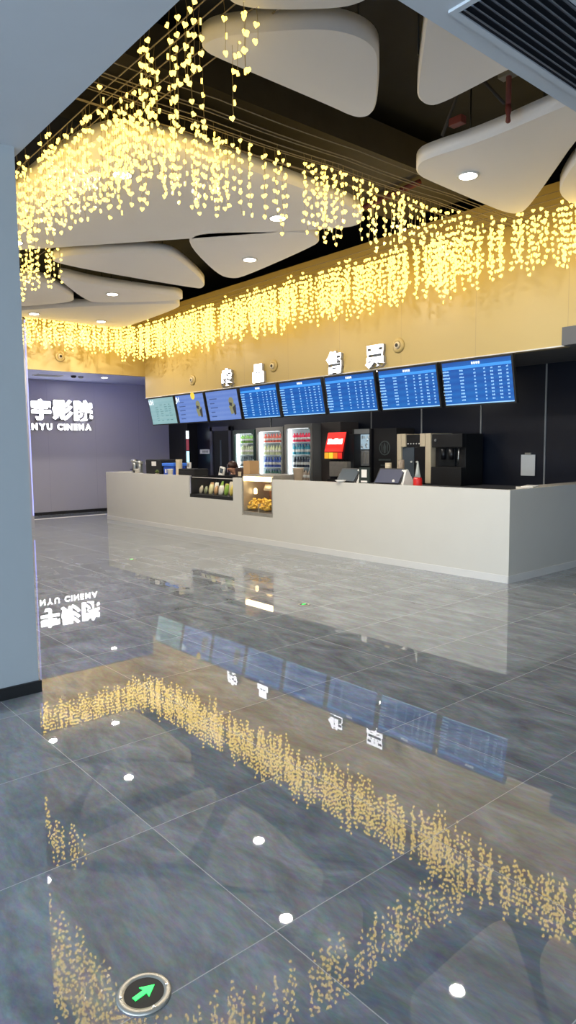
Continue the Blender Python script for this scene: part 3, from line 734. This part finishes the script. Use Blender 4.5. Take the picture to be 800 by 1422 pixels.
b.prism([(-.02, .53), (.02, .53), (.03, .64), (0, .72), (-.03, .64)], -.004, 0, 'Y')
for s in (-1, 1): b.prism([(s*.05, .54), (s*.07, .56), (s*.075, .68), (s*.055, .69)], -.004, 0, 'Y')
b.obj('emblem', EMB, t)
b = MB()
for k in range(9): b.box(-.14+k*.032, -.116+k*.032, -.004, 0, .395, .425)
for k in range(5): b.box(-.09+k*.04, -.065+k*.04, -.004, 0, .3, .33)
b.obj('lettering', EMB, t)
t = machine('ice_cream_machine', 'ice cream machine with cream side panels and dark doors', 'drink machine', (-7.55, 9.25, .9))
MB().box(-.36, .36, .08, .6, 0, .83, .01).obj('body', M['black'], t)
for x0, x1 in ((-.37, -.27), (.25, .37)): MB().box(x0, x1, 0, .6, .02, .86, .012).obj('side_panel', M['cream'], t)
for x0, x1 in ((-.265, -.17), (.14, .245)): MB().box(x0, x1, .0, .08, .64, .86).obj('upper_panel', M['cream'], t)
MB().box(-.165, .135, .02, .08, .64, .84).obj('control_panel', M['matte_black'], t)
for k in range(5): MB().lathe([(.013, .0), (.009, -.012)], -.13+k*.06, .02, .69, 10, 'Y').obj('button', M['paper'], t)
for s, x0, x1 in ((0, -.265, -.01), (1, .0, .245)):
    d = MB().box(x0, x1, .03, .08, .02, .63, .006).obj('door', M['navy_screen'] if s == 0 else M['black'], t)
    MB().lathe([(.018, .03), (.014, .005)], (-.06, .06)[s], 0, .38, 12, 'Y').obj('door_knob', M['paper'], d)
t = machine('espresso_machine', 'large black espresso machine in the shade by the wall', 'coffee machine', (-6.86, 9.25, .9))
b = MB(); b.box(-.3, .3, .1, .58, 0, .84, .012); b.box(-.3, .3, 0, .1, .62, .84, .01); b.box(-.3, .3, -.02, .1, 0, .3, .01); b.obj('body', M['matte_black'], t)
MB().box(-.2, .12, .06, .1, .32, .6).obj('brew_panel', pr('dark_steel', '#2c3034', .3, metal=.6), t)
for x in (-.1, .06): MB().lathe([(.04, .42), (.05, .5), (.05, .6)], x, .05, 0, 14).obj('brew_head', M['black'], t)
MB().tube([(.22, .03, .6), (.23, .0, .45), (.22, .0, .36)], .01, 8).obj('steam_wand', M['steel'], t)
MB().lathe([(.025, 0), (.02, -.02)], -.22, 0, .74, 12, 'Y').obj('dial', M['grey_plastic'], t)
t = thing('wall_notice', 'white paper notice on a clip, fixed to the navy wall', 'notice', (-5.77, 9.885, 1.23))
MB().box(-.12, .12, -.01, .0, -.165, .165).obj('sheet', M['paper'], t); MB().box(-.05, .05, -.022, .0, .165, .195).obj('clip', M['steel'], t)
t = thing('wall_plate', 'small white sign plate beside the dark back door', 'sign', (-14.9, 9.885, 1.465))
MB().box(-.22, .22, -.012, .0, -.055, .055).obj('plate', M['paper'], t)
b = MB()
for k in range(4): b.box(-.1+k*.07, -.05+k*.07, -.016, -.012, -.03, .03)
b.obj('lettering', M['grey_plastic'], t)
t = thing('light_box_sign', 'narrow upright lit sign on the dark pier by the back wall', 'sign', (-15.23, 9.6, 1.6))
MB().box(-.04, .03, -.1, 0, -.42, .42, .008).obj('case', M['black'], t)
for z0, z1, hc, st, nm in ((.2, .4, '#e8f4ff', 2.5, 'upper_panel'), (-.1, .18, '#b05060', .5, 'middle_panel'), (-.4, -.12, '#9fe0ff', 2., 'lower_panel')):
    MB().box(.03, .036, -.09, -.01, z0, z1).obj(nm, em('sign_'+nm, hc, st), t)

# ------------------------------------------------------------------ small things on the counter (worktop 1.0)
TZ = 1.0
def urn(x, h, lab):
    t = thing('coffee_grinder', lab, 'grinder', (x, 7.2, TZ))
    MB().lathe([(.06, 0), (.065, .02), (.055, h*.55), (.06, h*.8)], seg=16).obj('body', M['steel'], t)
    MB().lathe([(.07, h*.8), (.085, h*.86), (.07, h*.97), (.02, h)], seg=16).obj('lid', M['steel'], t)
    MB().box(-.015, .015, -.1, -.05, h*.3, h*.36).obj('spout', M['black'], t)
urn(-13.64, .33, 'bright steel urn at the left end of the counter'); urn(-13.40, .30, 'dark steel urn second from the counter left end')
def cup(x, y, h, r0, r1, m, lab, cat='cup', name='paper_cup'):
    b = MB(); b.lathe([(r0, 0), (r1, h*.92), (r1*1.08, h*.94), (r1*1.08, h)], seg=16)
    return tag(b.obj(name, M[m], None, (x, y, TZ)), lab, cat)
c_ = cup(-13.21, 7.02, .13, .05, .065, 'paper', 'white cup with a dark round mark by the steel urns')
MB().lathe([(.026, 0), (.026, -.004)], 0, -.062, .07, 14, 'Y').obj('round_mark', M['black'], c_)
t = thing('syrup_bottle', 'brown syrup bottle with pale pump left of the black coffee machine', 'bottle', (-13.1, 7.25, TZ))
MB().lathe([(.05, 0), (.055, .02), (.055, .15), (.02, .19)], seg=14).obj('body', M['card'], t)
MB().lathe([(.02, .19), (.025, .2), (.012, .22), (.012, .27)], seg=12).obj('pump', M['paper'], t)
MB().tube([(0, 0, .265), (.08, -.02, .255)], .009, 8).obj('pump_spout', M['paper'], t)
t = thing('counter_coffee_machine', 'squat black coffee machine with a white label on the left counter', 'coffee machine', (-12.66, 7.2, TZ))
MB().box(-.3, .32, -.1, .26, 0, .33, .02).obj('body', M['matte_black'], t)
MB().box(-.04, .14, -.106, -.1, .2, .29).obj('label_plate', M['paper'], t)
MB().box(-.34, -.3, -.08, .1, .22, .28).obj('side_lever', M['paper'], t)
t = thing('potted_sprig', 'tiny green sprig in a pot beside the blue box', 'plant', (-12.28, 6.98, TZ))
MB().lathe([(.035, 0), (.045, .05), (.04, .055)], seg=12).obj('pot', M['beige'], t)
b = MB()
for k in range(12):
    a = k*2.4; b.prism([(0, .05), (.03, .09), (.0, .13), (-.02, .09)], -.002, .002, 'Y')
    for v in list(b.bm.verts)[-8:]:
        v.co = Matrix.Rotation(a, 3, 'Z') @ (v.co+Vector((.015, 0, 0)))
b.obj('leaves', M['leaf'], t)
t = thing('storage_box', 'bright blue plastic box with lid on the left counter', 'box', (-12.05, 7.25, TZ))
MB().box(-.2, .2, -.14, .14, 0, .2, .012).obj('body', M['blue_plastic'], t)
MB().box(-.23, .23, -.16, .16, .2, .26, .012).obj('lid', pr('blue_lid', '#3a74e0', .4), t)
MB().box(-.13, -.08, -.146, -.14, .06, .14).obj('label_sticker', M['paper'], t)
cup(-11.8, 7.0, .15, .045, .06, 'paper', 'small white paper cup right of the blue box')
def stack(x, y, h, r, m, lab):
    t = thing('cup_stack', lab, 'cups', (x, y, TZ)); n = int(h/.02); prof = []
    for k in range(n): prof += [(r*.94, k*.02), (r, k*.02+.014), (r*1.03, k*.02+.016), (r*1.03, k*.02+.019)]
    MB().lathe(prof, seg=16).obj('nested_cups', M[m], t)
    MB().lathe([(r*.6, -.002+.002), (r*.94, .0005)], seg=16).obj('rim', M[m], t)
stack(-11.63, 7.1, .34, .065, 'cream', 'tall cream stack of paper cups left of the snack chest')
t = thing('card_reader', 'white card holder standing on the black till by the cups', 'card holder', (-11.45, 7.22, TZ+.16))
MB().box(-.055, .055, -.02, .02, 0, .12, .008).obj('body', M['paper'], t); MB().box(-.04, .04, -.024, -.02, .03, .1).obj('face_plate', M['grey_plastic'], t)
t = thing('cash_till', 'low black till left of the snack chest', 'till', (-11.3, 7.2, TZ))
MB().box(-.26, .3, -.16, .16, 0, .16, .012).obj('body', M['matte_black'], t); MB().box(-.24, .28, -.165, -.16, .04, .12).obj('drawer', M['black'], t)
# middle
t = thing('payment_terminal', 'white handheld payment terminal leaning by the seated person', 'payment terminal', (-9.26, 6.97, TZ)); t.location = (-10.74, 7.46, .96)
b = MB(); b.box(-.075, .075, -.02, .02, 0, .24, .012); o = b.obj('body', M['paper'], t); o.rotation_euler = (-.15, .18, 0)
o2 = MB().box(-.05, .05, -.026, -.02, .12, .21).obj('screen', M['navy_screen'], o)
t = thing('terminal_shelf', 'narrow black shelf behind the snack chest', 'shelf', (-10.1, 7.46, 0))
MB().box(-1.05, .45, -.05, .1, .92, .96).obj('board', M['matte_black'], t); MB().box(-1.05, .45, .06, .1, 0, .92).obj('support', M['matte_black'], t)
t = thing('hand_bag', 'dark brown bag with a pale tag beside the seated person', 'bag', (-10.06, 7.46, .96))
b = MB(); b.box(-.15, .15, -.045, .09, 0, .23, .025); b.obj('body', M['dark_brown'], t)
MB().box(-.04, .05, -.052, -.045, .07, .16).obj('tag', M['cream'], t)
b = MB(); b.tube([(-.08, .02, .22), (-.06, .02, .27), (.06, .02, .27), (.08, .02, .22)], .008, 8); b.obj('handle', M['dark_brown'], t)
t = thing('cardboard_box', 'upright tan cardboard box behind the counter between chest and warmer', 'box', (-9.29, 7.25, TZ)); 
MB().box(-.09, .09, -.1, .1, 0, .33).obj('carton', M['card'], t); MB().box(-.09, .09, -.02, .02, .33, .332).obj('tape', M['cream'], t)
t.location = (-9.30, 7.1, TZ)
cup(-8.2, 7.1, .22, .06, .085, 'beige', 'beige paper bucket right of the popcorn warmer', 'bucket', 'paper_bucket').location = (-8.2, 7.2, TZ)
# right
def pos(x, y, lab, scrm, w=.22, h=.2, rz=0.):
    t = thing('order_terminal', lab, 'terminal', (x, y, TZ), rz)
    b = MB(); b.prism([(-.02, .05), (.0, .04), (.13, .04+h), (.11, .05+h)], -w, w, 'X'); b.obj('screen_housing', M['black'], t)
    b = MB(); b.prism([(-.0245, .06), (-.021, .058), (.103, .035+h), (.0995, .037+h)], -w+.02, w-.02, 'X'); b.obj('screen', scrm, t)
    b = MB(); b.prism([(.0, .0), (.28, .0), (.27, .03), (.12, .04+h), (.09, .03+h), (.02, .05)], w-.05, w+.03, 'X'); b.obj('stand', M['paper'], t)
    b = MB(); b.prism([(.0, .0), (.28, .0), (.27, .03), (.02, .05)], -w, w-.05, 'X'); b.obj('base', M['black'], t)
    return t
pos(-6.98, 7.05, 'order terminal with grey blank screen, left of the code stand', M['navy_screen'], .19, .19)
SC = em('tablet_glow', '#2c3658', .7)
t = pos(-6.2, 7.05, 'order terminal with dark lit screen and white stand', SC, .23, .2)
MB().lathe([(.022, .0), (.022, -.004)], .12, -.012, .085, 12, 'Y').obj('screen_icon', M['paper'], t)
t = thing('code_stand', 'black counter stand with a white square card', 'sign stand', (-6.6, 7.02, TZ))
MB().box(-.1, .1, 0, .02, 0, .26, .004).obj('board', pr('stand_dark_green', '#222c2b', .4), t); MB().box(-.1, .1, -.03, .06, 0, .012).obj('foot', M['black'], t)
MB().box(-.05, .05, -.004, 0, .12, .23).obj('card', M['paper'], t); MB().box(-.06, .06, -.004, 0, .05, .075).obj('caption_strip', M['paper'], t)
stack(-6.4, 7.3, .33, .045, 'cream', 'tall cream stack of cups between stand and lit terminal'); stack(-6.27, 7.42, .36, .045, 'beige', 'beige stack of cups behind the lit terminal')
t = thing('squeeze_bottle', 'clear cone bottle with a red base right of the lit terminal', 'bottle', (-5.72, 7.1, TZ))
MB().lathe([(.05, 0), (.06, .02), (.06, .11), (.05, .14)], seg=16).obj('body', M['red_plastic'], t)
MB().lathe([(.045, .14), (.03, .2), (.008, .35)], seg=14).obj('cone', pr('cloudy_plastic', '#9aa09c', .3), t)
b = MB(); b.lathe([(.03, 0), (.05, .004), (.08, .03), (.075, .03), (.045, .01)], seg=18)
tag(b.obj('saucer', M['paper'], None, (-6.86, 6.93, TZ+.03)), 'small white dish at the counter edge under the grey terminal', 'dish')
bpy.data.objects['saucer'].location = (-6.86, 6.815, 1.052)
t = thing('paper_sheet_pad', 'white folded paper pad on the counter right end', 'paper', (-4.32, 7.45, 1.052), .2)
MB().box(-.07, .07, -.11, .11, 0, .012, .003).obj('pad', M['paper'], t); MB().box(-.07, .07, .08, .11, .012, .018).obj('binding', M['grey_plastic'], t)
tag(MB().box(-.09, .09, -.06, .06, 0, .03, .005).obj('napkin_pack', M['paper'], None, (-13.95, 7.05, TZ+.0)), 'flat white napkin pack at the far left of the counter', 'napkins')
bpy.data.objects['napkin_pack'].location.z = 1.0

# ------------------------------------------------------------------ seated staff member behind the counter
def skinned(name, verts, edges, radii, mats, parent, matfn, root_i=0, sub=2):
    me = bpy.data.meshes.new(name); me.from_pydata(verts, edges, []); o = bpy.data.objects.new(name, me); C.objects.link(o)
    o.modifiers.new('skin', 'SKIN'); sv = me.skin_vertices[0].data
    for i, r in enumerate(radii): sv[i].radius = (r, r) if not isinstance(r, tuple) else r; sv[i].use_root = (i == root_i)
    m = o.modifiers.new('sub', 'SUBSURF'); m.levels = sub; m.render_levels = sub
    dg = bpy.context.evaluated_depsgraph_get(); dg.update()
    nm = bpy.data.meshes.new_from_object(o.evaluated_get(dg)); bpy.data.objects.remove(o)
    nm.materials.clear()
    for mm in mats: nm.materials.append(mm)
    for f in nm.polygons: f.material_index = matfn(f.center); f.use_smooth = True
    r = bpy.data.objects.new(name, nm); C.objects.link(r)
    if parent: r.parent = parent
    return r
PX, PY = -10.98, 7.98
person = thing('person', 'person in dark clothes seated behind the snack chest, head bent down', 'person', (PX, PY, 0))
V = [(0, .12, .50), (0, .10, .68), (0, .05, .88), (0, .02, 1.0), (0, -.03, 1.07), (0, -.07, 1.13), (0, -.09, 1.2),
     (-.17, .04, .97), (-.22, -.04, .78), (-.12, -.26, .80), (-.06, -.32, .83), (.17, .04, .97), (.22, -.04, .78), (.12, -.26, .80), (.06, -.32, .83),
     (-.10, .08, .48), (-.13, -.32, .47), (-.13, -.34, .10), (-.13, -.44, .04), (.10, .08, .48), (.13, -.32, .47), (.13, -.34, .10), (.13, -.44, .04)]
E_ = [(0, 1), (1, 2), (2, 3), (3, 4), (4, 5), (5, 6), (3, 7), (7, 8), (8, 9), (9, 10), (3, 11), (11, 12), (12, 13), (13, 14), (0, 15), (15, 16), (16, 17), (17, 18), (0, 19), (19, 20), (20, 21), (21, 22)]
Rr = [.14, .12, .13, .10, .05, .075, .08, .065, .045, .035, .028, .065, .045, .035, .028, .085, .06, .045, .035, .085, .06, .045, .035]
def pm(c):
    if c.z > 1.03 and abs(c.x) < .12: return 0
    if c.y < -.25 and c.z > .7: return 0
    return 1
body = skinned('body', V, E_, Rr, [M['skin'], M['cloth']], person, pm)
b = MB(); b.ball((0, -.055, 1.215), .098, .105, .085, 16); b.ball((0, .01, 1.16), .085, .05, .09, 12); b.obj('hair', M['hair'], person)
b = MB()
for s in (-1, 1): b.ball((s*.03, -.168, 1.165), .011, .008, .008, 8)
b.obj('eyes', M['black'], person)
b = MB(); b.ball((0, -.175, 1.135), .013, .018, .02, 8); b.obj('nose', M['skin'], person)
b = MB(); b.ball((0, -.158, 1.10), .022, .01, .006, 8); b.obj('mouth', pr('lips', '#8f5148', .5), person)
for s in (-1, 1):      # fingers closed on the phone
    b = MB()
    for k in range(4):
        z = .80+.018*k; b.tube([(s*.06, -.33, z), (s*.045, -.36, z+.004), (s*.02, -.37, z+.006)], .008, 6, .006)
    b.tube([(s*.065, -.31, .85), (s*.05, -.335, .875), (s*.035, -.345, .885)], .009, 6, .007)
    b.obj('fingers', M['skin'], person)
t = thing('mobile_phone', 'phone held by the seated person', 'phone', (PX, PY-.355, .79))
MB().box(-.04, .04, -.006, .006, 0, .15, .003).obj('case', M['black'], t); MB().box(-.036, .036, .006, .007, .006, .144).obj('screen', M['navy_screen'], t)
t = thing('stool', 'black stool under the seated person', 'stool', (PX, PY+.1, 0))
MB().lathe([(.17, .36), (.19, .37), (.19, .39), (.15, .40)], seg=20).obj('seat', M['black'], t)
for a in range(4):
    x_, y_ = math.cos(a*PI/2+.78), math.sin(a*PI/2+.78); MB().tube([(.12*x_, .12*y_, .37), (.18*x_, .18*y_, 0)], .014, 8).obj('leg', M['steel'], t)

# ------------------------------------------------------------------ arrow lights let into the floor
def exit_light(x, y, r, ang, label):
    t = thing('floor_exit_light', label, 'exit light', (x, y, 0), ang, 'green arrow lights in the floor')
    MB().lathe([(r, 0), (r, .004), (r*.93, .007), (r*.74, .007), (r*.72, .004)], seg=40).obj('ring', M['worn_steel'], t)
    MB().lathe([(r*.72, .001), (r*.72, .0055)], seg=40).obj('lens', M['matte_black'], t)
    a = r*.72
    MB().prism([(-.62*a, -.14*a), (.05*a, -.14*a), (.0*a, -.42*a), (.66*a, 0), (.0*a, .42*a), (.05*a, .14*a), (-.62*a, .14*a)], .0056, .0075, 'Z').obj('arrow', M['green_arrow'], t)
    return t
t = exit_light(-1.66, .853, .078, math.radians(98), 'large round floor light with a green arrow in the foreground')
for a in (2.6, 4.5, 5.9): MB().lathe([(.004, .007), (.004, .009)], .065*math.cos(a), .065*math.sin(a), 0, 8).obj('screw', M['steel'], t)
exit_light(-4.97, 4.42, .06, 1.7, 'small green arrow light in the floor before the popcorn warmer')
exit_light(-8.70, 4.5, .06, 1.7, 'small green arrow light in the floor left, far from the camera')
exit_light(-3.36, 6.80, .06, 1.7, 'small green arrow light in the floor by the counter right end')

# ------------------------------------------------------------------ light
w = bpy.data.worlds.new('daylight'); S.world = w; w.use_nodes = True
bg = w.node_tree.nodes['Background']; bg.inputs[0].default_value = (.66, .82, 1., 1); bg.inputs[1].default_value = 11
def portal(loc, rot, sx, sy):
    L = bpy.data.lights.new('window_portal', 'AREA'); L.shape = 'RECTANGLE'; L.size = sx; L.size_y = sy; L.cycles.is_portal = True
    o = bpy.data.objects.new('window_portal', L); C.objects.link(o); o.location = loc; o.rotation_euler = rot
portal((0, -9.1, 1.55), (PI/2, 0, 0), 10, 3.1)
portal((5.1, -4, 1.2), (PI/2, 0, PI/2), 4, 2.4)
def area(name, loc, rot, sx, sy, e, col):
    L = bpy.data.lights.new(name, 'AREA'); L.shape = 'RECTANGLE'; L.size = sx; L.size_y = sy; L.energy = e; L.color = col
    o = bpy.data.objects.new(name, L); C.objects.link(o); o.location = loc; o.rotation_euler = rot


# ------------------------------------------------------------------ camera
f, pit, yaw, rol = 950.8, .0941, .8659, -.0109
fw = Vector((-math.sin(yaw), math.cos(yaw), 0)); R = Vector((math.cos(yaw), math.sin(yaw), 0)); up = Vector((0, 0, 1))
F = fw*math.cos(pit)-up*math.sin(pit); U = up*math.cos(pit)+fw*math.sin(pit)
R2 = R*math.cos(rol)+U*math.sin(rol); U2 = U*math.cos(rol)-R*math.sin(rol)
cd = bpy.data.cameras.new('camera'); co = bpy.data.objects.new('camera', cd); C.objects.link(co)
m = Matrix.Identity(4)
for i, v in enumerate((R2, U2, -F)):
    for k in range(3): m[k][i] = v[k]
m.translation = (0, 0, 1.55); co.matrix_world = m
cd.sensor_fit = 'VERTICAL'; cd.sensor_height = 36; cd.lens = f/1422*36; cd.clip_start = .05
S.camera = co
S.view_settings.view_transform = 'Standard'; S.view_settings.look = 'None'; S.view_settings.gamma = 1; S.view_settings.use_curve_mapping = False
S.view_settings.exposure = 0.35
S.cycles.use_denoising = True
S.cycles.max_bounces = 8; S.cycles.use_light_tree = True
S.cycles.sample_clamp_indirect = 6
